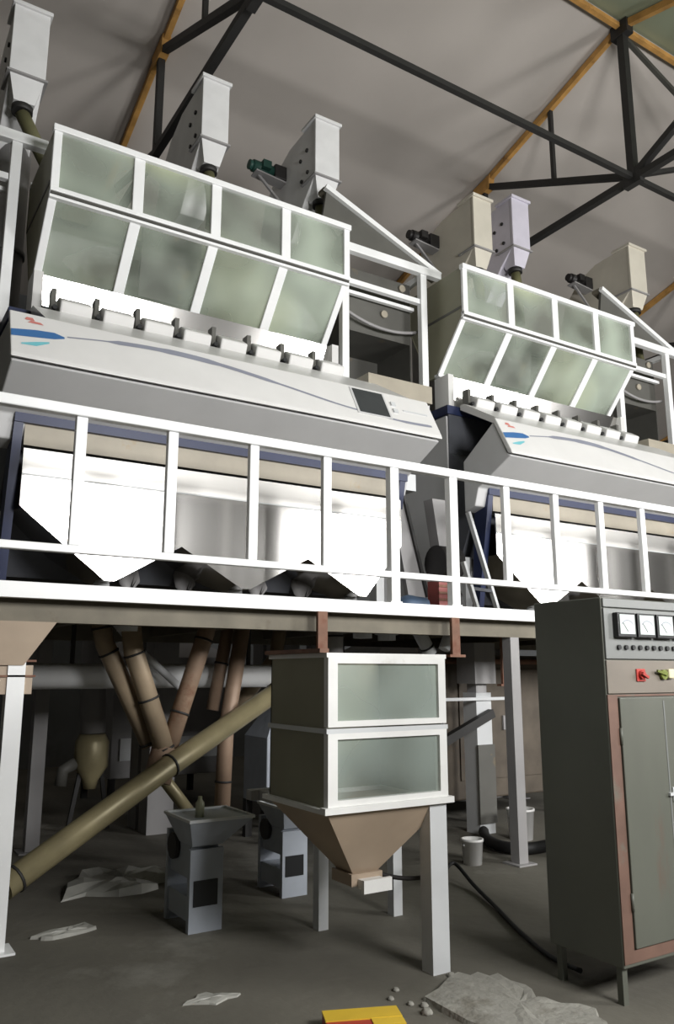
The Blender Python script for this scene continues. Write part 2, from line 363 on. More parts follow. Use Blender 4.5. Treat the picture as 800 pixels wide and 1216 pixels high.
# ------------------------------------------------------------------ colour sorter (built once, copied for the second one)
MX0, MX1 = 0.83, 4.58               # console ends
def lid(x, tt, lift=0.0):           # point on the console's front cover, tt = 0 at lip, 1 at top
    n = Vector((0, -0.878, 0.478))
    return Vector((x, 5.50 + .21 * tt, 3.70 + .386 * tt)) + n * lift
def make_sorter():
    G = thing('sorting_machine', ((MX0 + MX1) / 2, 6.6, 2.09), 'white optical sorting machine with touch screen beneath the first glass hopper', 'sorting machine', 'optical sorting machines on the deck')
    fc = part(G, 'front_cover', 'white_cover', lambda b: b.prism([(5.49, 3.665), (5.50, 3.70), (5.71, 4.086), (5.76, 4.086), (5.55, 3.68)], MX0, MX1), .008)
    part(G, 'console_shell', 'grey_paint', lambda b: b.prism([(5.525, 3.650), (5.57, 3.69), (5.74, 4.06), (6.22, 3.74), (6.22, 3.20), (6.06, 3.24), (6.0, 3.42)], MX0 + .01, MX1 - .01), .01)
    # printed bands on the cover
    def ribbon(b, pts, lift=.003):
        vs = []
        for x, tt, h in pts: vs += [lid(x, tt - h / 2, lift), lid(x, tt + h / 2, lift)]
        b.add(vs, [(2 * i, 2 * i + 2, 2 * i + 3, 2 * i + 1) for i in range(len(pts) - 1)])
    part(fc, 'blue_stripe', 'blue_decal', lambda b: ribbon(b, [(.835, .45, .16), (1.0, .52, .18), (1.13, .56, .16), (1.2, .56, .04)]))
    part(fc, 'teal_stripe', 'teal_decal', lambda b: ribbon(b, [(.9, .22, .03), (1.0, .27, .10), (1.09, .36, .04)]))
    cv = [(1.22, .60), (1.6, .74), (2.0, .80), (2.42, .75), (2.95, .56), (3.5, .33), (3.9, .24), (4.2, .20), (4.5, .22)]
    wd = [.03, .10, .13, .09, .05, .04, .05, .07, .05]
    sp = smooth_path([(x, tt, 0) for x, tt in cv], 5)
    part(fc, 'curved_stripe', 'slate_decal', lambda b: ribbon(b, [(p.x, p.y, wd[min(8, i // 5)]) for i, p in enumerate(sp)]))
    def emblem(b):
        for x, tt, w, h in ((.93, .86, .07, .035), (.95, .79, .11, .025)):
            b.add([lid(x, tt - h, .004), lid(x + w, tt - h, .004), lid(x + w * .8, tt + h, .004), lid(x + w * .2, tt + h, .004)], [(0, 1, 2, 3)])
    part(fc, 'red_emblem', 'emblem_red', emblem)
    def slab(b, x0, x1, t0, t1, h):
        q = [lid(x, tt, l) for l in (-.01, h) for x, tt in ((x0, t0), (x1, t0), (x1, t1), (x0, t1))]
        b.add(q, [(3, 2, 1, 0), (4, 5, 6, 7)] + [(i, (i + 1) % 4, 4 + (i + 1) % 4, 4 + i) for i in range(4)])
    part(G, 'touch_screen', 'screen', lambda b: slab(b, 3.71, 4.03, .24, .90, .012))
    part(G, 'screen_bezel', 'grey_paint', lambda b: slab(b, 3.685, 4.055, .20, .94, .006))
    for z in (.42, .62): part(G, 'push_button', 'light_grey', lambda b: slab(b, 4.10, 4.15, z, z + .1, .015))
    part(G, 'label_plate', 'light_grey', lambda b: slab(b, 4.22, 4.50, .52, .56, .006))
    # body behind the console
    part(G, 'body', 'dark_body', lambda b: b.prism([(6.24, 3.2), (6.24, 3.7), (6.6, 3.95), (6.6, 4.40), (7.6, 4.40), (7.6, 2.3), (6.7, 2.3)], .98, 4.46))
    part(G, 'navy_top_band', 'navy', lambda b: b.box(.95, 4.50, 6.58, 7.62, 4.40, 4.50))
    part(G, 'feed_deck', 'white_cover', lambda b: b.prism([(5.74, 4.07), (6.50, 4.515), (6.56, 4.515), (6.56, 4.46), (5.78, 4.02)], 1.12, MX1 - .04))
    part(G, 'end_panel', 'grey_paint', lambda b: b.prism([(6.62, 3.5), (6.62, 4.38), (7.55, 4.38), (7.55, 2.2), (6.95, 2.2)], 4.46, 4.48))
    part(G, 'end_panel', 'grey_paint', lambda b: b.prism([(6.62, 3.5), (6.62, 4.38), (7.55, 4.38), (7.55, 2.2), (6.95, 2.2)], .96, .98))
    # navy portal framing the stainless outlet hoppers
    part(G, 'navy_frame', 'navy', lambda b: b.box(.97, 4.54, 5.98, 6.10, 3.36, 3.455))
    for s_, x in ((-1, .985), (1, 4.475)):
        part(G, 'navy_frame', 'navy', lambda b: b.prism([(5.99, 3.38), (6.2, 3.38), (6.3, 2.2), (6.2, 2.2)] if s_ < 0 else [(5.99, 3.38), (6.2, 3.38), (6.2, 3.1), (6.05, 3.1)], x - .015, x + .05))
        part(G, 'leg', 'light_grey', lambda b: b.box(x - .06, x + .03, 6.34, 6.46, 2.08, 2.75))
    part(G, 'tan_strip', 'tan_strip', lambda b: b.box(1.05, 4.46, 6.02, 6.06, 3.20, 3.36))
    zz = [(1.05, 2.74), (1.69, 2.235), (1.77, 2.235), (2.29, 2.54), (2.82, 2.235), (2.90, 2.235), (3.45, 2.53), (3.98, 2.235), (4.06, 2.235), (4.46, 2.73)]
    # front sheets: the upper flat strip and a lower sheet with a zigzag edge
    part(G, 'upper_sheet', 'brushed', lambda b: b.prism([(5.986, 2.98), (5.994, 3.17), (6.007, 3.17), (5.998, 2.98)], 1.05, 4.46))
    def low(b):
        b.prism([(1.05, 2.972), (4.46, 2.972)] + zz[::-1], 5.99, 6.0, 'y')
    part(G, 'outlet_sheet', 'stainless', low)
    part(G, 'fold_line', 'light_grey', lambda b: b.box(1.05, 4.46, 5.985, 6.0, 2.968, 2.98))
    for i in range(3):
        xa, xb, xm = [(1.05, 2.29, 1.73), (2.29, 3.45, 2.86), (3.45, 4.46, 4.02)][i]
        za, zb = [(2.74, 2.54), (2.54, 2.53), (2.53, 2.73)][i]
        h = part(G, 'outlet_hopper', 'stainless', lambda b: b.add(
            [(xa, 6.0, za), (xm - .04, 6.0, 2.235), (xm + .04, 6.0, 2.235), (xb, 6.0, zb), (xa, 6.9, za), (xm - .04, 6.4, 2.235), (xm + .04, 6.4, 2.235), (xb, 6.9, zb)],
            [(0, 1, 5, 4), (1, 2, 6, 5), (2, 3, 7, 6), (4, 5, 6, 7)]))
        part(h, 'outlet_stub', 'light_grey', lambda b: b.lathe((xm, 6.2, 2.08), [(.06, 0), (.06, .155)]))
    for x in (2.06, 2.55, 3.25, 3.72): part(G, 'reject_outlet', 'casing_grey', lambda b: b.tube([(x, 6.55, 2.10), (x, 6.55, 2.3), (x + .02, 6.75, 2.5)], .085))
    # light housing and vibrating feeders above the console
    part(G, 'light_housing', 'stainless', lambda b: b.prism([(6.86, 4.985), (6.93, 4.73), (7.06, 4.73), (7.06, 4.985)], 1.24, 4.19))
    for x in (1.16, 4.19): part(G, 'housing_leg', 'white_cover', lambda b: b.box(x, x + .08, 6.80, 7.05, 4.50, 4.985))
    for k in range(8):
        x = 1.34 + k * .365
        part(G, 'feeder_tray', 'white_cover', lambda b: b.prism([(6.55, 4.50), (6.5, 4.62), (6.62, 4.70), (6.95, 4.72), (6.95, 4.50)], x, x + .27), .015)
        part(G, 'feeder_clip', 'bin_grey', lambda b: b.box(x - .06, x - .02, 6.60, 6.70, 4.51, 4.76))
        part(G, 'feeder_bolt', 'black_plastic', lambda b: b.tube([(x - .038, 6.54, 4.57), (x - .038, 6.62, 4.57)], .022, 8))
    return G
sorter = make_sorter()
PITCH_X = 4.62
s2 = copy_tree(sorter, None, (PITCH_X, 0, 0))
s2['label'] = 'white optical sorting machine beneath the second glass hopper, beyond the gap'

# ------------------------------------------------------------------ glass feed hopper
def make_hopper():
    xa, xb = 1.18, 4.22
    H = thing('glass_feed_hopper', ((xa + xb) / 2, 7.0, 4.985), 'white framed glass feed hopper with eight panes over the first machine', 'feed hopper', 'glass feed hoppers')
    zt, zm, zb = 6.19, 5.60, 4.99
    w = (xb - xa) / 4
    yf = lambda z: 6.5 if z >= zm else 6.5 + (zm - z) / (zm - zb) * .5
    for k in range(4):
        x0 = xa + w * k + .03; x1 = xa + w * (k + 1) - .03
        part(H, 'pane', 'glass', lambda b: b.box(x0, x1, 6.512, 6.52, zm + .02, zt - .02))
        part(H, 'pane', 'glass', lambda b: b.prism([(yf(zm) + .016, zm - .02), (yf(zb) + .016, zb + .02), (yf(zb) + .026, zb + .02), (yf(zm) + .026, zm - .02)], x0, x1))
    for k in range(5):
        x = xa + w * k; hw = .05 if k in (1, 2, 3) else .035
        x = min(max(x, xa + hw), xb - hw)
        part(H, 'upper_mullion', 'white_paint', lambda b: b.box(x - hw, x + hw, 6.49, 6.53, zm, zt), .006)
        part(H, 'lower_mullion', 'white_paint', lambda b: b.prism([(6.49, zm), (6.99, zb), (7.03, zb), (6.53, zm)], x - hw, x + hw), .006)
    part(H, 'top_rail', 'white_paint', lambda b: b.box(xa - .01, xb + .01, 6.47, 6.54, zt - .03, zt + .03), .006)
    part(H, 'middle_rail', 'white_paint', lambda b: b.box(xa, xb, 6.48, 6.54, zm - .012, zm + .03), .004)
    part(H, 'rubber_seal', 'dark_steel', lambda b: b.box(xa + .01, xb - .01, 6.492, 6.54, zm - .034, zm - .014))
    part(H, 'middle_rail', 'white_paint', lambda b: b.box(xa, xb, 6.50, 6.56, zm - .062, zm - .036), .004)
    part(H, 'bottom_rail', 'white_paint', lambda b: b.box(xa, xb, 6.97, 7.05, zb - .005, zb + .03))
    prof = [(6.54, zt), (7.5, zt), (7.5, 5.72), (7.15, zb), (7.04, zb), (6.54, zm)]
    for x in (xa + .005, xb - .02): part(H, 'end_panel', 'bin_side', lambda b: b.prism(prof, x, x + .012))
    for x in (xa - .002, xb - .012): part(H, 'end_rib', 'bin_grey', lambda b: b.box(x, x + .015, 6.54, 7.5, zm + .08, zm + .11))
    part(H, 'back_sheet', 'bin_side', lambda b: b.prism([(7.5, zt), (7.5, 5.72), (7.15, zb), (7.16, zb), (7.515, 5.72), (7.515, zt)], xa, xb))
    part(H, 'floor_plate', 'bin_side', lambda b: b.box(xa, xb, 7.02, 7.16, zb - .004, zb + .004))
    part(H, 'back_rail', 'white_paint', lambda b: b.box(xa, xb, 7.48, 7.53, zt - .03, zt + .03))
    part(H, 'inner_baffle', 'bin_grey', lambda b: b.prism([(6.95, 5.9), (7.02, 5.9), (7.06, 5.1), (7.03, 5.1)], 2.15, 2.75))
    part(H, 'inner_baffle', 'bin_grey', lambda b: b.prism([(7.2, 6.0), (7.25, 6.0), (7.12, 5.1), (7.1, 5.1)], 2.9, 3.6))
    part(H, 'inner_tie', 'black_steel', lambda b: b.bar((xa + .05, 7.0, 5.62), (xb - .05, 7.0, 5.62), .04))
    return H
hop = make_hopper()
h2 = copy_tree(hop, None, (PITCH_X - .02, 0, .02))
h2['label'] = 'white framed glass feed hopper with eight panes over the second machine'

# ------------------------------------------------------------------ surge bin stand between the machines
def make_stand():
    Q = thing('surge_bin_stand', (5.05, 7.4, 2.09), 'white pipe stand with dark bin between the two machines', 'stand', 'bin stands beside the machines')
    for x in (4.47, 5.58):
        part(Q, 'post', 'white_paint', lambda b: b.box(x - .045, x + .045, 6.96, 7.04, 4.505, 6.28), .006)
        part(Q, 'post', 'white_paint', lambda b: b.box(x - .04, x + .04, 7.85, 7.93, 2.09, 6.28))
        part(Q, 'side_bar', 'white_paint', lambda b: b.box(x - .03, x + .03, 7.04, 7.85, 6.2, 6.27))
    part(Q, 'top_bar', 'white_paint', lambda b: b.box(4.43, 5.84, 6.94, 7.03, 6.25, 6.35), .008)
    part(Q, 'mid_bar', 'white_paint', lambda b: b.box(4.52, 5.53, 6.98, 7.04, 5.87, 5.93))
    part(Q, 'mid_bar', 'white_paint', lambda b: b.box(4.52, 5.53, 7.10, 7.15, 5.82, 5.86))
    bn = part(Q, 'bin_panel', 'bin_grey', lambda b: b.box(4.53, 5.55, 7.20, 7.9, 5.42, 6.2))
    for x, z in ((5.42, 6.12), (5.15, 5.72)): part(bn, 'inspection_port', 'tan_strip', lambda b: b.tube([(x, 7.17, z), (x, 7.2, z)], .045, 12))
    def open_bin(b):                # hollow, open towards the walkway
        b.box(4.53, 4.545, 7.2, 7.9, 4.4, 5.42); b.box(5.535, 5.55, 7.2, 7.9, 4.4, 5.42)
        b.box(4.545, 5.535, 7.885, 7.9, 4.4, 5.42); b.box(4.545, 5.535, 7.2, 7.885, 4.4, 4.415)
    part(Q, 'lower_bin', 'bin_grey', open_bin)
    part(Q, 'front_tray', 'tan_strip', lambda b: b.box(4.56, 5.42, 6.66, 6.92, 4.50, 4.70))
    part(Q, 'hose', 'casing_grey', lambda b: b.tube(catenary((4.5, 7.1, 5.62), (5.55, 7.1, 5.55), .1), .02, 8))
    # inclined chute roof coming down from the elevator head
    part(Q, 'chute_side', 'bin_grey', lambda b: b.prism([(4.25, 6.93), (5.80, 6.34), (4.5, 6.34), (4.2, 6.6)], 7.02, 7.06, 'y'))
    part(Q, 'chute_edge', 'white_paint', lambda b: b.bar((4.22, 7.0, 6.97), (5.86, 7.0, 6.33), .06, .06))
    part(Q, 'chute_cover', 'soffit', lambda b: b.prism([(4.22, 6.95), (5.86, 6.30), (5.86, 6.33), (4.22, 6.99)], 7.03, 7.16, 'y'))
    return Q
stand = make_stand()
q = copy_tree(stand, None, (PITCH_X, 0, 0)); q['label'] = 'white pipe stand with dark bin past the second machine'
q = copy_tree(stand, None, (-PITCH_X, 0, 0)); q['label'] = 'white pipe stand around a grey elevator leg before the first machine'
for ch in list(q.children):
    if ch.name.split('.')[0] in ('chute_side', 'chute_edge', 'chute_cover', 'bin_panel', 'lower_bin', 'hose', 'front_tray', 'side_bar') or (ch.name.startswith('post') and (min(v.co.y for v in ch.data.vertices) > .3 or min(v.co.x for v in ch.data.vertices) < -.5)):
        for g in list(ch.children): bpy.data.objects.remove(g)
        bpy.data.objects.remove(ch)

# ------------------------------------------------------------------ bucket elevators
def elevator(x0, x1, ztop, label, front, side, motor=None, bolts=False, dx=.05, drop=False):
    E_ = thing('bucket_elevator', ((x0 + x1) / 2, 8.2, 0), label, 'elevator', 'bucket elevators behind the hoppers')
    dz = ztop - 7.95
    P = [(7.22, 7.93), (7.85, 7.9), (8.2, 7.76), (8.5, 7.45), (8.62, 7.1), (8.62, 6.6), (7.78, 6.6), (7.45, 7.0), (7.22, 7.2)]
    hd = part(E_, 'head_casing', side, lambda b: b.prism([(y, z + dz) for y, z in P], x0 + .01, x1 - .01), .008)
    part(E_, 'front_panel', front, lambda b: b.box(x0, x1, 7.19, 7.23, 7.2 + dz, 7.93 + dz), .006)
    part(E_, 'top_cap', front, lambda b: b.box(x0 - .02, x1 + .02, 7.16, 7.5, 7.92 + dz, 7.96 + dz), .006)
    part(E_, 'flange', 'casing_grey', lambda b: b.box(x0 - .02, x1 + .02, 7.17, 7.5, 7.185 + dz, 7.205 + dz))
    xm = (x0 + x1) / 2; h = (x1 - x0) / 2
    sp = part(E_, 'discharge_spout', front, lambda b: b.frustum((xm - h * .58, xm + h * .58, 7.25, 7.43), 6.95 + dz, (x0 + .01, x1 - .01, 7.2, 7.48), 7.185 + dz))
    part(sp, 'spout_collar', 'black_steel', lambda b: b.lathe((xm, 7.34, 6.89 + dz), [(h * .6, 0), (h * .6, .06)]))
    part(E_, 'down_pipe', 'olive', lambda b: b.tube([(xm, 7.34, 6.89 + dz), (xm + .03 + dx * .3, 7.34, 6.66 + dz), (xm + dx, 7.34, 6.24)], h * .42))
    for y in (7.8, 8.35):
        part(E_, 'leg_casing', 'casing_grey', lambda b: b.box(x0 + .02, x1 - .02, y, y + .25, 0.0, 6.62 + dz) if y > 8 else b.box(x0 + .02, x1 - .02, y + .21, y + .46, 0.0, 6.62 + dz))
    if motor:
        ym, zm = 8.0, 7.62 + dz
        mt = part(E_, 'motor', motor, lambda b: (b.tube([(x0 - .42, ym, zm), (x0 - .14, ym, zm)], .075), b.tube([(x0 - .47, ym, zm), (x0 - .42, ym, zm)], .06)))
        part(mt, 'terminal_box', motor, lambda b: b.box(x0 - .33, x0 - .22, ym - .13, ym - .06, zm - .05, zm + .05))
        part(E_, 'gearbox', 'motor_black', lambda b: b.box(x0 - .15, x0 + .02, ym - .09, ym + .09, zm - .11, zm + .08), .015)
        part(E_, 'motor_bracket', 'casing_grey', lambda b: (b.bar((x0 - .40, ym, zm - .09), (x0 + .02, ym, zm - .13), .16, .02), b.bar((x0 - .34, ym, zm - .1), (x0 + .02, ym, zm - .42), .03)))
    if drop: part(E_, 'drop_pipe', 'casing_grey', lambda b: (b.tube([(xm + .02, 7.81, 2.08), (xm + .02, 7.81, 6.75)], .17, 20), b.tube([(xm + .02, 7.81, 5.55), (xm + .02, 7.81, 5.6)], .19, 20)))
    if bolts:
        for y, z in ((7.4, 7.62), (7.55, 7.56), (7.38, 7.32), (7.52, 7.27)): part(E_, 'bolt', 'black_plastic', lambda b: b.tube([(x0 - .008, y, z + dz), (x0 + .012, y, z + dz)], .024, 8))
elevator(.86, 1.19, 7.88, 'white bucket elevator head by the left end of the first glass hopper', 'elev_white', 'elev_white', None, True, dx=.33, drop=True)
elevator(2.79, 3.10, 7.93, 'white bucket elevator head above the middle of the first glass hopper', 'elev_white', 'elev_white', None, True)
elevator(4.20, 4.53, 8.00, 'white bucket elevator head with dark green motor', 'elev_white', 'elev_white', 'motor_green', True, dx=-.14)
elevator(6.63, 6.95, 7.82, 'cream bucket elevator head beside the lilac one', 'cream', 'cream', 'motor_black')
elevator(7.34, 7.66, 8.04, 'pale lilac bucket elevator head above the second glass hopper', 'lilac', 'lilac', None, True)
elevator(9.80, 10.18, 8.06, 'cream bucket elevator head beyond the right end of the second hopper', 'cream', 'cream', 'motor_black')

# ------------------------------------------------------------------ glass-fronted weigh bin on the floor
def weigh_bin():
    x0, x1, y0, y1, z0, zm, z1 = 2.20, 2.97, 3.61, 4.24, .87, 1.26, 1.645
    B = thing('glass_fronted_bin', ((x0 + x1) / 2, (y0 + y1) / 2, 0), 'glass-fronted two-tier bin with tan funnel standing below the deck edge', 'bin')
    for za, zb in ((z0, zm), (zm, z1)):
        part(B, 'side_panel', 'bin_side', lambda b: b.box(x0, x0 + .012, y0 + .03, y1, za + .012, zb - .012))
        part(B, 'side_panel', 'bin_side', lambda b: b.box(x1 - .012, x1, y0 + .03, y1, za + .012, zb - .012))
        part(B, 'back_panel', 'bin_side', lambda b: b.box(x0, x1, y1 - .012, y1, za + .012, zb - .012))
        part(B, 'pane', 'glass_bin', lambda b: b.box(x0 + .05, x1 - .04, y0 + .006, y0 + .012, za + .045, zb - .04))
        def fr(b):
            b.box(x0 - .003, x0 + .055, y0 - .012, y0 + .03, za + .02, zb - .012)
            b.box(x1 - .048, x1 + .003, y0 - .012, y0 + .03, za + .02, zb - .012)
            b.box(x0 + .055, x1 - .048, y0 - .012, y0 + .03, za + .02, za + .05)
            b.box(x0 + .055, x1 - .048, y0 - .012, y0 + .03, zb - .042, zb - .012)
        part(B, 'window_frame', 'off_white', fr)
    for z, e in ((z0, .03), (zm, .012), (z1, .012)):
        part(B, 'flange', 'off_white' if z != zm else 'light_grey', lambda b: (b.box(x0 - e, x1 + e, y0 - e, y0 + .02, z - .012, z + .02 if z == z0 else z + .012), b.box(x0 - e, x0 + .02, y0 + .02, y1 + e, z - .012, z + .012), b.box(x1 - .02, x1 + e, y0 + .02, y1 + e, z - .012, z + .012), b.box(x0 + .02, x1 - .02, y1 - .02, y1 + e, z - .012, z + .012)))
    part(B, 'funnel', 'funnel', lambda b: b.frustum((2.50, 2.66, 3.84, 4.0), .50, (x0, x1, y0, y1), z0 - .012))
    g = part(B, 'slide_gate', 'funnel', lambda b: b.box(2.48, 2.68, 3.82, 4.02, .44, .50))
    part(g, 'gate_handle', 'off_white', lambda b: (b.box(2.52, 2.66, 3.74, 3.83, .43, .475), b.box(2.50, 2.68, 3.73, 3.75, .42, .485)))
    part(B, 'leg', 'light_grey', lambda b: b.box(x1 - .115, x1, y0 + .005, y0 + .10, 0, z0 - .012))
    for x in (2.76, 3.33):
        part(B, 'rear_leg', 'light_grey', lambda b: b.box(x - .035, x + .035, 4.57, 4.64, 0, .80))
    part(B, 'cross_beam', 'casing_grey', lambda b: b.box(2.25, 3.37, 4.57, 4.64, .80, .858))
    for x in (2.3, 2.85): part(B, 'bearer', 'casing_grey', lambda b: b.box(x, x + .06, y1 - .05, 4.57, .80, .856))
    part(B, 'edge_angle', 'rust', lambda b: b.box(x0 - .035, x0 + .02, y0 + .02, y1 + .02, z1 + .013, z1 + .035))
weigh_bin()

# ------------------------------------------------------------------ control cabinet
def cabinet():
    x0, x1, y0, y1, z0, z1 = 3.36, 4.22, 2.80, 3.27, .17, 1.94
    K = thing('control_cabinet', ((x0 + x1) / 2, (y0 + y1) / 2, 0), 'grey-green electrical control cabinet with meters and rust streaks', 'cabinet')
    part(K, 'housing', 'cab_side', lambda b: b.box(x0, x1, y0, y1, z0, z1), .006)
    for x, y in ((x0 + .02, y0 + .03), (x1 - .05, y0 + .03), (x0 + .02, y1 - .06), (x1 - .05, y1 - .06)):
        part(K, 'foot', 'cab_side', lambda b: b.box(x, x + .035, y, y + .035, 0, z0))
    mp = part(K, 'meter_panel', 'cab_strip', lambda b: b.box(x0 + .005, x1 - .005, y0 - .012, y0, 1.625, 1.884), .003)
    part(K, 'header_panel', 'cab_strip', lambda b: b.box(x0 + .005, x1 - .005, y0 - .012, y0, 1.890, 1.935), .003)
    for k in range(4):
        x = 3.435 + k * .158
        mt = part(K, 'meter', 'black_plastic', lambda b: b.box(x - .006, x + .138, y0 - .045, y0 - .012, 1.735, 1.862), .004)
        fc = part(mt, 'dial_face', 'meter_face', lambda b: b.box(x + .008, x + .124, y0 - .048, y0 - .044, 1.752, 1.852))
        part(mt, 'dial_arc', 'slate_decal', lambda b: b.add([(x + .066 + rr * math.cos(a), y0 - .0485, 1.765 + rr * math.sin(a)) for a in [math.radians(40 + 10 * i) for i in range(11)] for rr in (.055, .060)], [(2 * i, 2 * i + 2, 2 * i + 3, 2 * i + 1) for i in range(10)]))
        part(mt, 'pointer', 'black_plastic', lambda b: b.bar((x + .066, y0 - .0488, 1.765), (x + .03, y0 - .0488, 1.81), .002))
    for k in range(11):
        x = 3.46 + k * .056
        part(mp, 'indicator_lamp', 'black_plastic', lambda b: b.tube([(x, y0 - .024, 1.684), (x, y0 - .01, 1.684)], .013, 10))
    sw = part(K, 'switch_panel', 'cab_pink', lambda b: b.box(x0 + .005, x1 - .005, y0 - .010, y0, 1.45, 1.618), .003)
    rs = part(K, 'rotary_switch', 'red', lambda b: b.box(3.585, 3.655, y0 - .018, y0 - .010, 1.51, 1.575), .003)
    part(rs, 'knob', 'red', lambda b: (b.tube([(3.62, y0 - .032, 1.545), (3.62, y0 - .017, 1.545)], .022), b.bar((3.60, y0 - .04, 1.553), (3.645, y0 - .04, 1.53), .014)))
    part(K, 'rotary_switch', 'green_knob', lambda b: (b.tube([(3.80, y0 - .03, 1.545), (3.80, y0 - .01, 1.545)], .026), b.bar((3.74, y0 - .028, 1.565), (3.81, y0 - .035, 1.545), .012)))
    part(K, 'push_button', 'cream_knob', lambda b: b.box(3.83, 3.88, y0 - .035, y0 - .01, 1.525, 1.575), .006)
    part(K, 'push_button', 'red', lambda b: b.tube([(3.98, y0 - .03, 1.545), (3.98, y0 - .01, 1.545)], .024))
    fr = part(K, 'door_surround', 'cab_rust', lambda b: (b.box(x0 + .002, x0 + .075, y0 - .006, y0, .19, 1.445), b.box(x1 - .07, x1 - .002, y0 - .006, y0, .19, 1.445), b.box(x0 + .075, x1 - .07, y0 - .006, y0, .19, .245), b.box(x0 + .075, x1 - .07, y0 - .006, y0, 1.435, 1.445)))
    dr = part(K, 'door', 'cab_front', lambda b: b.box(x0 + .08, x1 - .075, y0 - .016, y0, .25, 1.43), .004)
    part(dr, 'door_fold', 'cab_strip', lambda b: b.box(3.78, 3.79, y0 - .018, y0 - .014, .27, 1.41))
    part(dr, 'handle', 'light_grey', lambda b: (b.box(3.765, 3.825, y0 - .032, y0 - .016, .93, .945), b.box(3.80, 3.82, y0 - .024, y0 - .015, .90, .97)))
    part(dr, 'hinge', 'cab_side', lambda b: (b.tube([(x0 + .078, y0 - .012, .42), (x0 + .078, y0 - .012, .5)], .008, 8), b.tube([(x0 + .078, y0 - .012, 1.2), (x0 + .078, y0 - .012, 1.28)], .008, 8)))
cabinet()

# ------------------------------------------------------------------ pipes under the deck
FORK = thing('pipe_fork', (1.03, 5.4, .3), 'forked tan and rusty grain pipes with long olive pipe sloping to the white column', 'pipe', 'grain pipes under the deck')
def fork_pipe(name, pts, r, material, rings=()):
    pipe(pts, r, material, None, rings, name, FORK)
def pipe(pts, r, material, label, rings=(), name='grain_pipe', root=None):
    pts = [Vector(p) for p in pts]
    P = root or thing(name, tuple(pts[-1]), label, 'pipe', 'grain pipes under the deck')
    tb = part(P, name if root else 'tube', material, lambda b: b.tube(pts, r))
    if root: P = tb
    seg = [(pts[i + 1] - pts[i]).length for i in range(len(pts) - 1)]; tot = sum(seg)
    for f in rings:
        d = f * tot; i = 0
        while d > seg[i] and i < len(seg) - 1: d -= seg[i]; i += 1
        u = (pts[i + 1] - pts[i]).normalized(); c = pts[i] + u * d
        part(P, 'clamp_ring', 'black_steel' if r < .1 else 'soffit', lambda b: b.tube([c - u * .008, c + u * .008], r * 1.1))
fork_pipe('branch_pipe', [(1.70, 6.12, 2.02), (1.76, 6.12, 1.77), (2.15, 6.12, 1.02)], .072, 'pipe_tan', (.12, .3, .98))
fork_pipe('branch_pipe', [(1.89, 5.98, 2.02), (1.94, 5.98, 1.71), (2.22, 5.98, .97)], .075, 'pipe_tan', (.3, .62, .97))
fork_pipe('branch_pipe', [(2.56, 6.02, 2.02), (2.53, 6.02, 1.86), (2.25, 6.0, 1.0)], .07, 'pipe_rust', (.2, .75))
pipe([(3.0, 6.30, 2.02), (2.855, 6.30, 1.08), (2.835, 6.30, .35)], .066, 'pipe_rust', 'long nearly upright rust-streaked pipe right of the fork', (.55, .8))
pipe([(2.92, 6.42, 2.02), (2.78, 6.42, 1.25)], .055, 'pipe_rust', 'thin rust-streaked pipe tucked behind the upright pipe', (.5,))
fork_pipe('collector', [(2.23, 6.0, 1.0), (2.16, 5.98, .76)], .105, 'pipe_rust')
fork_pipe('main_pipe', [(3.42, 6.34, 1.44), (2.2, 5.86, .88), (1.03, 5.40, .30)], .082, 'pipe_olive', (.05, .5, .97))
pipe([(1.85, 6.40, 2.02), (2.05, 6.40, 1.80), (2.5, 6.40, 1.42)], .03, 'light_grey', 'thin pale pipe crossing behind the fork')
pipe([(2.27, 6.3, .82), (2.75, 6.5, .3)], .05, 'pipe_olive', 'dark olive pipe slanting below the fork')
pipe([(3.75, 7.05, 2.02), (3.7, 7.05, 1.7), (3.05, 7.05, .95)], .07, 'pipe_tan', 'tan pipe slanting behind the glass-fronted bin', (.4,))
# collars under the deck
for x, y, l in ((1.89, 5.98, 'pale round collar where the forked tan pipe meets the deck'), (4.02, 6.0, 'pale round outlet collar above the glass-fronted bin'), (4.5, 6.3, 'pale round outlet collar nearest the rusty hanger')):
    b = MB(); b.lathe((x, y, 1.86), [(.085, 0), (.085, .05), (.115, .055), (.115, .08), (.09, .085), (.09, .17)])
    tag(b.build('outlet_collar', 'light_grey'), l, 'collar', 'outlet collars under the deck')
pipe([(4.35, 5.7, 2.02), (4.55, 5.7, 1.72)], .06, 'light_grey', 'short pale slanting spout above the right corner of the bin', (.3, .8))
pipe([(4.75, 5.6, 2.02), (4.62, 5.6, 1.76)], .05, 'light_grey', 'short pale spout crossing the other one under the deck', (.5,))
pipe([(3.6, 5.8, 2.02), (3.6, 5.8, 1.7)], .075, 'casing_grey', 'stubby grey upright pipe behind the top edge of the bin', (.5,))
# tan chute bin over the white column
C_ = thing('chute_bin', (.9, 5.3, 1.4), 'tan steel chute bin hanging under the deck by the white column', 'bin')
part(C_, 'hopper', 'funnel', lambda b: b.add([(.3, 5.12, 1.86), (1.17, 5.12, 1.86), (1.17, 5.6, 1.86), (.3, 5.6, 1.86), (.6, 5.15, 1.60), (1.0, 5.15, 1.60), (1.0, 5.45, 1.60), (.6, 5.45, 1.60)],
     [(0, 1, 5, 4), (1, 2, 6, 5), (2, 3, 7, 6), (3, 0, 4, 7), (4, 5, 6, 7), (0, 3, 2, 1)]))
part(C_, 'outlet_box', 'funnel', lambda b: b.box(.66, 1.06, 5.17, 5.42, 1.43, 1.60))
for z in (1.53, 1.62): part(C_, 'outlet_flange', 'rust', lambda b: b.box(.65, 1.075, 5.16, 5.43, z, z + .012))

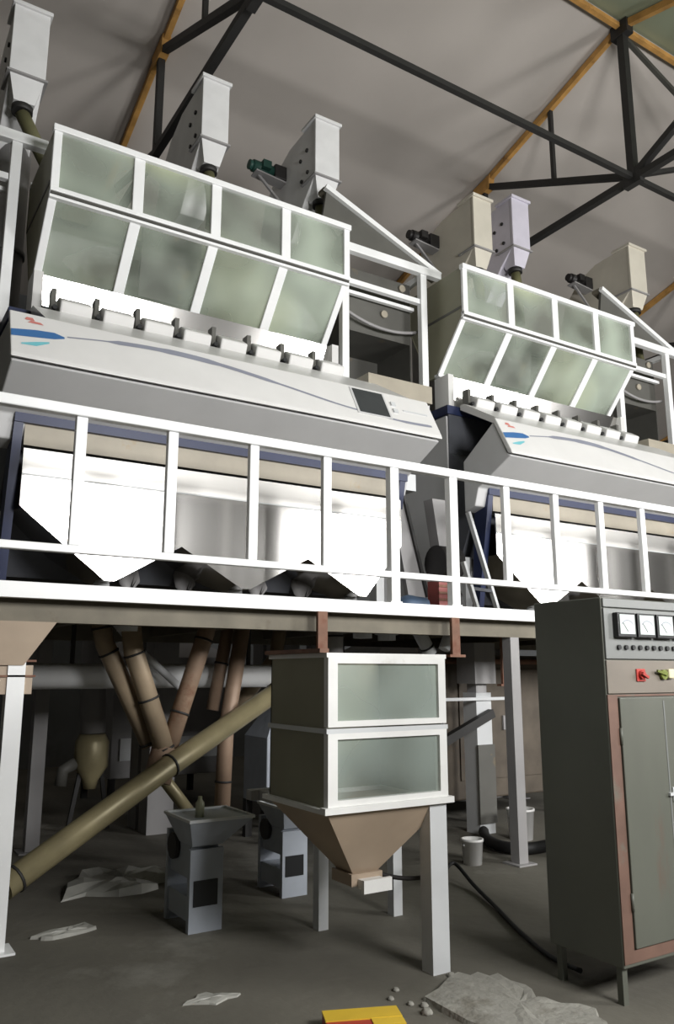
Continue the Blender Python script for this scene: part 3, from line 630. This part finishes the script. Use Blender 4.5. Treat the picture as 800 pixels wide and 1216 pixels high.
# ------------------------------------------------------------------ things standing in the dark under and behind the deck
P = thing('horizontal_duct', (2.9, 6.75, 1.4), 'thick white horizontal duct slung under the deck behind the pipe bundle', 'duct')
part(P, 'tube', 'white_paint', lambda b: b.tube([(1.25, 6.62, 1.53), (4.5, 6.62, 1.53)], .10, 18))
for x in (1.65, 3.2, 4.2): part(P, 'hanger', 'black_steel', lambda b: b.bar((x, 6.62, 1.6), (x, 6.62, 2.03), .03))
Q = thing('dust_cyclone', (2.42, 8.6, 0), 'grey dust pipe ending in a tan cyclone bin', 'cyclone')
part(Q, 'down_pipe', 'casing_grey', lambda b: b.tube([(2.36, 8.6, 2.0), (2.40, 8.6, .95)], .13, 16))
part(Q, 'cone_bin', 'pipe_olive', lambda b: b.lathe((2.40, 8.6, .40), [(.06, 0), (.08, .08), (.17, .22), (.17, .46), (.13, .54)]))
part(Q, 'elbow', 'bin_grey', lambda b: b.tube([(2.24, 8.58, .66), (2.12, 8.58, .60), (2.1, 8.58, .45)], .06))
part(Q, 'stand', 'black_steel', lambda b: (b.bar((2.2, 8.6, 0), (2.3, 8.6, .62), .04), b.bar((2.6, 8.6, 0), (2.5, 8.6, .62), .04)))
def cleaner(x, y, w, d, h, label, m_):
    o = thing('steel_cleaner', (x, y, 0), label, 'machine')
    part(o, 'body', m_, lambda b: b.box(x, x + w, y, y + d, .35, h), .01)
    part(o, 'drawer', 'light_grey', lambda b: b.box(x + .1, x + w - .1, y - .03, y, .55, .8))
    part(o, 'top_hood', m_, lambda b: b.frustum((x, x + w, y, y + d), h, (x + w * .3, x + w * .7, y + d * .3, y + d * .7), h + .3))
    for px in (x, x + w - .07):
        for py in (y, y + d - .07): part(o, 'leg', 'black_steel', lambda b: b.box(px, px + .07, py, py + .07, 0, .35))
cleaner(2.9, 9.6, 1.5, 1.2, 1.75, 'grey steel cleaner with hood behind the white duct', 'casing_grey')
cleaner(3.6, 7.0, .6, .5, .95, 'pale drawer-fronted machine behind the glass-fronted bin', 'pale_blue')
cleaner(6.4, 9.2, 1.6, 1.2, 1.8, 'dark steel cleaner behind the control cabinet', 'bin_grey')

def boot(x, y, sc_, label):
    o = thing('elevator_boot', (x, y, 0), label, 'elevator boot', 'pale blue elevator boots')
    k = lambda v: v * sc_
    bx = lambda b, a, c, d, e, f, g: b.box(x + k(a), x + k(c), y + k(d), y + k(e), k(f), k(g))
    fp = part(o, 'front_panel', 'pale_blue', lambda b: bx(b, -.11, .11, -.02, .02, 0, .48))
    part(fp, 'dark_window', 'black_plastic', lambda b: bx(b, -.085, .075, -.025, -.019, .15, .30))
    part(o, 'back_panel', 'pale_blue', lambda b: bx(b, -.11, .11, .36, .40, 0, .55))
    part(o, 'belt_housing', 'pale_blue', lambda b: bx(b, -.09, .09, .02, .36, .30, .52))
    part(o, 'pulley_cover', 'motor_black', lambda b: b.tube([(x - k(.12), y + k(.28), k(.46)), (x - k(.08), y + k(.28), k(.46))], k(.08)))
    part(o, 'base_tray', 'pale_blue', lambda b: bx(b, -.10, .10, .02, .36, .06, .20))
    fn = part(o, 'funnel', 'pale_blue', lambda b: b.frustum((x - k(.1), x + k(.1), y - k(.02), y + k(.2)), k(.50), (x - k(.16), x + k(.27), y - k(.12), y + k(.32)), k(.66)))
    part(fn, 'funnel_rim', 'light_grey', lambda b: (bx(b, -.165, .275, -.125, -.11, .655, .672), bx(b, -.165, .275, .31, .325, .655, .672), bx(b, -.165, -.15, -.11, .31, .655, .672), bx(b, .26, .275, -.11, .31, .655, .672)))
boot(2.13, 4.95, 1.0, 'pale blue elevator boot with open funnel below the pipe fork')
boot(2.98, 5.35, .92, 'pale blue elevator boot half hidden behind the tan funnel')
b = MB(); b.lathe((2.10, 5.0, .66), [(.028, 0), (.028, .085), (.014, .105), (.014, .125)])
tag(b.build('plastic_bottle', 'green_bottle'), 'small pale green bottle standing on the elevator boot funnel', 'bottle')

# right side, between the bin and the cabinet
b = MB(); b.bar((4.55, 6.285, 1.30), (6.0, 6.285, 1.30), .03)
tag(b.build('hand_bar', 'light_grey'), 'thin pale horizontal bar between the bin and the cabinet', 'bar')
for x, y, z0, z1, l in ((3.01, 5.02, 1.66, 1.994, 'rusty hanger strap ending behind the top corner of the glass-fronted bin'), (4.26, 5.02, 1.70, 1.994, 'short rusty hanger strap below the deck edge right of the bin'), (5.72, 6.0, 1.45, 2.03, 'rusty hanger strap further in under the deck')):
    b = MB(); b.box(x - .04, x + .04, y - .015, y + .015, z0, z1); b.box(x - .08, x + .08, y - .03, y + .03, z0 - .02, z0)
    tag(b.build('hanger_strap', 'rust'), l, 'hanger')
o = thing('added_backdrop', (5.9, 7.0, 0), 'made-up brown panelled body darkening the background behind the slim pale casing', 'machine')  # invented body, added to darken the background behind the casing
part(o, 'body', 'clutter', lambda b: b.box(4.75, 7.4, 6.75, 7.3, .25, 1.75), .02)
for x in (4.85, 6.0, 7.2): part(o, 'leg', 'clutter', lambda b: b.box(x, x + .08, 6.85, 6.93, 0, .25))
for x in (4.9, 5.75, 6.6): part(o, 'panel', 'clutter', lambda b: b.box(x, x + .7, 6.735, 6.75, .45, 1.6))
for x in (5.5, 6.35): part(o, 'door_handle', 'casing_grey', lambda b: b.box(x, x + .03, 6.71, 6.735, .95, 1.1))
part(o, 'pipe_run', 'rust', lambda b: b.tube([(4.8, 6.70, 1.68), (7.2, 6.70, 1.68)], .03, 10))
o = thing('elevator_casing', (5.4, 6.4, 0), 'slim pale elevator casing in the dark beside the cabinet', 'elevator casing')
part(o, 'casing', 'light_grey', lambda b: b.box(5.60, 5.80, 6.3, 6.5, .0, 1.36))
part(o, 'dark_door', 'bin_grey', lambda b: b.box(5.59, 5.81, 6.28, 6.3, .1, .85))
part(o, 'top_box', 'casing_grey', lambda b: b.box(5.56, 5.84, 6.26, 6.54, 1.45, 1.86))
part(o, 'neck', 'casing_grey', lambda b: b.box(5.63, 5.77, 6.33, 6.47, 1.36, 1.45))
o = thing('drive_cover', (5.2, 6.1, .7), 'black sloping drive cover with crank beside the pale casing', 'cover')
part(o, 'cover', 'black_steel', lambda b: b.bar((4.85, 6.24, .80), (5.75, 6.24, 1.16), .08))
part(o, 'crank_arm', 'casing_grey', lambda b: b.bar((4.68, 6.2, .72), (4.9, 6.2, .82), .035))
b = MB(); b.tube(smooth_path([(5.55, 6.2, .055), (5.32, 5.9, .055), (5.22, 5.6, .055), (5.32, 5.42, .055), (5.65, 5.42, .055), (6.2, 5.5, .055)]), .05, 12)
tag(b.build('black_hose', 'rubber'), 'thick black hose curling over the floor behind the control cabinet', 'hose')
b = MB(); b.tube(smooth_path([(4.02, 4.95, .09), (4.25, 5.1, .12), (4.18, 4.8, .035), (3.95, 4.3, .016), (3.72, 3.85, .016), (3.55, 3.45, .02), (3.5, 3.2, .03)]), .014, 8)
tag(b.build('floor_cable', 'rubber'), 'black cable running over the floor to the cabinet', 'cable')
b = MB(); b.tube(catenary((2.93, 3.75, .36), (4.3, 5.6, .42), .06), .010, 8)
tag(b.build('thin_cable', 'light_grey'), 'thin pale cable strung from the bin leg into the dark', 'cable')
b = MB(); b.tube(catenary((2.66, 3.95, .49), (2.93, 3.72, .46), .03), .012, 8)
tag(b.build('gate_lever', 'motor_black'), 'black lever rod from the slide gate to the bin leg', 'lever')
def bucket(x, y, r, h, label):
    o = thing('plastic_bucket', (x, y, 0), label, 'bucket')
    part(o, 'pail', 'white_cover', lambda b: b.lathe((x, y, 0), [(r * .85, 0), (r, h), (r * 1.06, h), (r * 1.06, h + .02), (r * .9, h + .02), (r * .8, .03)]))
    part(o, 'bail_handle', 'light_grey', lambda b: b.tube([(x + math.cos(a) * r * 1.05, y, h - .02 - .3 * r * math.sin(a)) for a in [math.pi * i / 10 for i in range(11)]], .005, 6))
bucket(5.8, 5.95, .13, .26, 'white plastic bucket on the floor behind the black hose')
bucket(4.72, 5.42, .09, .18, 'smaller white plastic bucket in front of the pale casing')
def sack(x, y, z, l, w, h, label, m_='sack'):
    b = MB(); n = 12; rings = []
    for i in range(9):
        t_ = i / 8 * 2 - 1; k = (1 - abs(t_) ** 3.5) ** .5 if abs(t_) < 1 else .05
        k = max(k, .08)
        rings.append([(x + t_ * l / 2, y + math.cos(a) * w / 2 * k, z + h / 2 + math.sin(a) * h / 2 * k * (1 + .1 * math.sin(3 * a + i))) for a in [2 * math.pi * j / n for j in range(n)]])
    zmin = min(p[2] for R in rings for p in R); rings = [[(p[0], p[1], p[2] - zmin + z) for p in R] for R in rings]
    vs = [p for R in rings for p in R]
    b.add(vs, [(i * n + k, i * n + (k + 1) % n, (i + 1) * n + (k + 1) % n, (i + 1) * n + k) for i in range(8) for k in range(n)] + [tuple(range(n))[::-1], tuple(range(8 * n, 9 * n))], True)
    tag(b.build('filled_sack', m_), label, 'sack')
sack(5.75, 5.05, 0, .5, .35, .16, 'pale filled sack lying on the floor behind the cabinet')
sack(5.72, 5.03, .165, .42, .32, .14, 'pale filled sack on top of the lower sack')

# on the deck between the machines
o = thing('reject_chute', (4.95, 6.5, 2.09), 'grey sloping reject chute in the gap between the machines', 'chute')
part(o, 'trough', 'casing_grey', lambda b: b.prism([(4.56, 3.35), (4.72, 3.35), (5.0, 2.3), (4.80, 2.15)], 6.30, 6.36, 'y'))
part(o, 'trough_edge', 'black_steel', lambda b: b.bar((4.70, 6.28, 3.35), (4.99, 6.28, 2.3), .03))
part(o, 'inlet_box', 'light_grey', lambda b: b.box(4.60, 4.84, 6.24, 6.42, 3.35, 3.52))
part(o, 'foot', 'black_steel', lambda b: b.box(4.80, 4.98, 6.28, 6.38, 2.09, 2.18))
o = thing('blower_housing', (5.1, 6.4, 2.09), 'black round blower housing beside the grey reject chute', 'blower')
part(o, 'casing', 'motor_black', lambda b: b.tube([(4.95, 6.1, 2.62), (5.2, 6.1, 2.62)], .17, 18))
part(o, 'duct', 'casing_grey', lambda b: b.prism([(4.98, 2.75), (5.22, 2.75), (5.14, 3.25), (4.9, 3.25)], 6.06, 6.2, 'y'))
part(o, 'stand', 'motor_black', lambda b: b.frustum((4.93, 5.24, 5.98, 6.22), 2.09, (5.0, 5.18, 6.03, 6.17), 2.5))
o = thing('ladder_chute', (5.45, 6.0, 2.09), 'pale slanting chute rail leaning against the second machine', 'rail')
part(o, 'side_rail', 'light_grey', lambda b: b.bar((5.22, 5.9, 3.12), (5.58, 5.9, 2.12), .05, .03))
part(o, 'side_rail', 'light_grey', lambda b: b.bar((5.05, 5.8, 2.6), (5.22, 5.8, 2.12), .05, .03))
part(o, 'rung', 'dark_body', lambda b: b.bar((5.14, 5.8, 2.35), (5.5, 5.9, 2.35), .03))
o = thing('red_crate', (4.62, 5.55, 2.09), 'ribbed red plastic crate on the deck by the railing post', 'crate')
part(o, 'box', 'dark_red', lambda b: b.box(4.50, 4.66, 5.5, 5.66, 2.076, 2.36))
for k in range(4): part(o, 'rib', 'rust', lambda b: b.box(4.495, 4.665, 5.492, 5.5, 2.12 + k * .06, 2.14 + k * .06))
sack(4.28, 5.6, 2.076, .34, .22, .14, 'blue folded bag beside the red crate on the deck', 'blue_bag')

# ------------------------------------------------------------------ floor litter
def patch(name, material, pts, z1, label, cat, jitter=.02, rough=.01):
    b = MB(); n = len(pts); q = []
    for i in range(n):
        a = Vector((*pts[i], 0)); c = Vector((*pts[(i + 1) % n], 0))
        for k in range(4):
            p = a.lerp(c, k / 4); q.append((p.x + random.uniform(-jitter, jitter), p.y + random.uniform(-jitter, jitter)))
    cx = sum(p[0] for p in q) / len(q); cy = sum(p[1] for p in q) / len(q); m_ = len(q)
    vs = [(x, y, 0.0) for x, y in q]
    for f, hh in ((.97, .8), (.7, 1), (.35, 1)):
        vs += [(cx + (x - cx) * f, cy + (y - cy) * f, z1 * hh + random.uniform(-rough, rough)) for x, y in q]
    vs.append((cx, cy, z1))
    fs = [(r * m_ + i, r * m_ + (i + 1) % m_, (r + 1) * m_ + (i + 1) % m_, (r + 1) * m_ + i) for r in range(3) for i in range(m_)] + [(3 * m_ + i, 3 * m_ + (i + 1) % m_, 4 * m_) for i in range(m_)]
    b.add(vs, fs)
    return tag(b.build(name, material), label, cat)
patch('broken_slab', 'concrete', [(2.62, 3.42), (2.98, 3.55), (3.12, 3.40), (3.08, 3.1), (3.20, 2.86), (3.02, 2.55), (2.6, 2.7)], .03, 'broken raised concrete slab in front of the bin leg', 'slab', .03, .006)
patch('plastic_sheet', 'plastic_film', [(1.55, 6.1), (2.1, 6.0), (2.5, 6.3), (2.35, 6.6), (1.8, 6.65)], .05, 'crumpled pale plastic sheet on the floor behind the sloping pipe', 'sheet', .05, .03)
patch('plastic_scrap', 'plastic_film', [(1.2, 5.35), (1.55, 5.45), (1.6, 5.32), (1.3, 5.25)], .02, 'scrap of pale plastic film near the white column foot', 'scrap', .02, .01)
patch('plastic_scrap', 'plastic_film', [(1.6, 3.95), (1.75, 4.02), (1.9, 3.92), (1.75, 3.88)], .012, 'small pale scrap on the open floor', 'scrap', .01, .004)
for i in range(9):
    x = 2.55 + random.uniform(-.1, .4); y = 3.35 + random.uniform(-.12, .22)
    b = MB(); r = random.uniform(.012, .03)
    b.lathe((x, y, 0), [(r, 0), (r * 1.1, r * .4), (r * .6, r * .9)], 6)
    tag(b.build('rubble_piece', 'concrete'), 'small crumb of concrete rubble beside the bin leg', 'rubble', 'rubble by the broken slab')
o = thing('packing_box', (2.17, 3.25, 0), 'yellow and red box lying on the floor in front of the bin', 'box')
rot = Matrix.Rotation(math.radians(-22), 3, 'Z')
def rb(b, x0, x1, y0, y1, z0, z1):
    k = MB(); k.box(x0, x1, y0, y1, z0, z1); b.add([rot @ p + Vector((2.17, 3.25, 0)) for p in k.v], k.f)
part(o, 'carton', 'red', lambda b: rb(b, -.17, .17, -.09, .09, 0, .06))
part(o, 'lid', 'yellow', lambda b: rb(b, -.172, .172, -.02, .092, .055, .066))
part(o, 'end_flap', 'yellow', lambda b: rb(b, .03, .172, -.092, -.02, .055, .064))
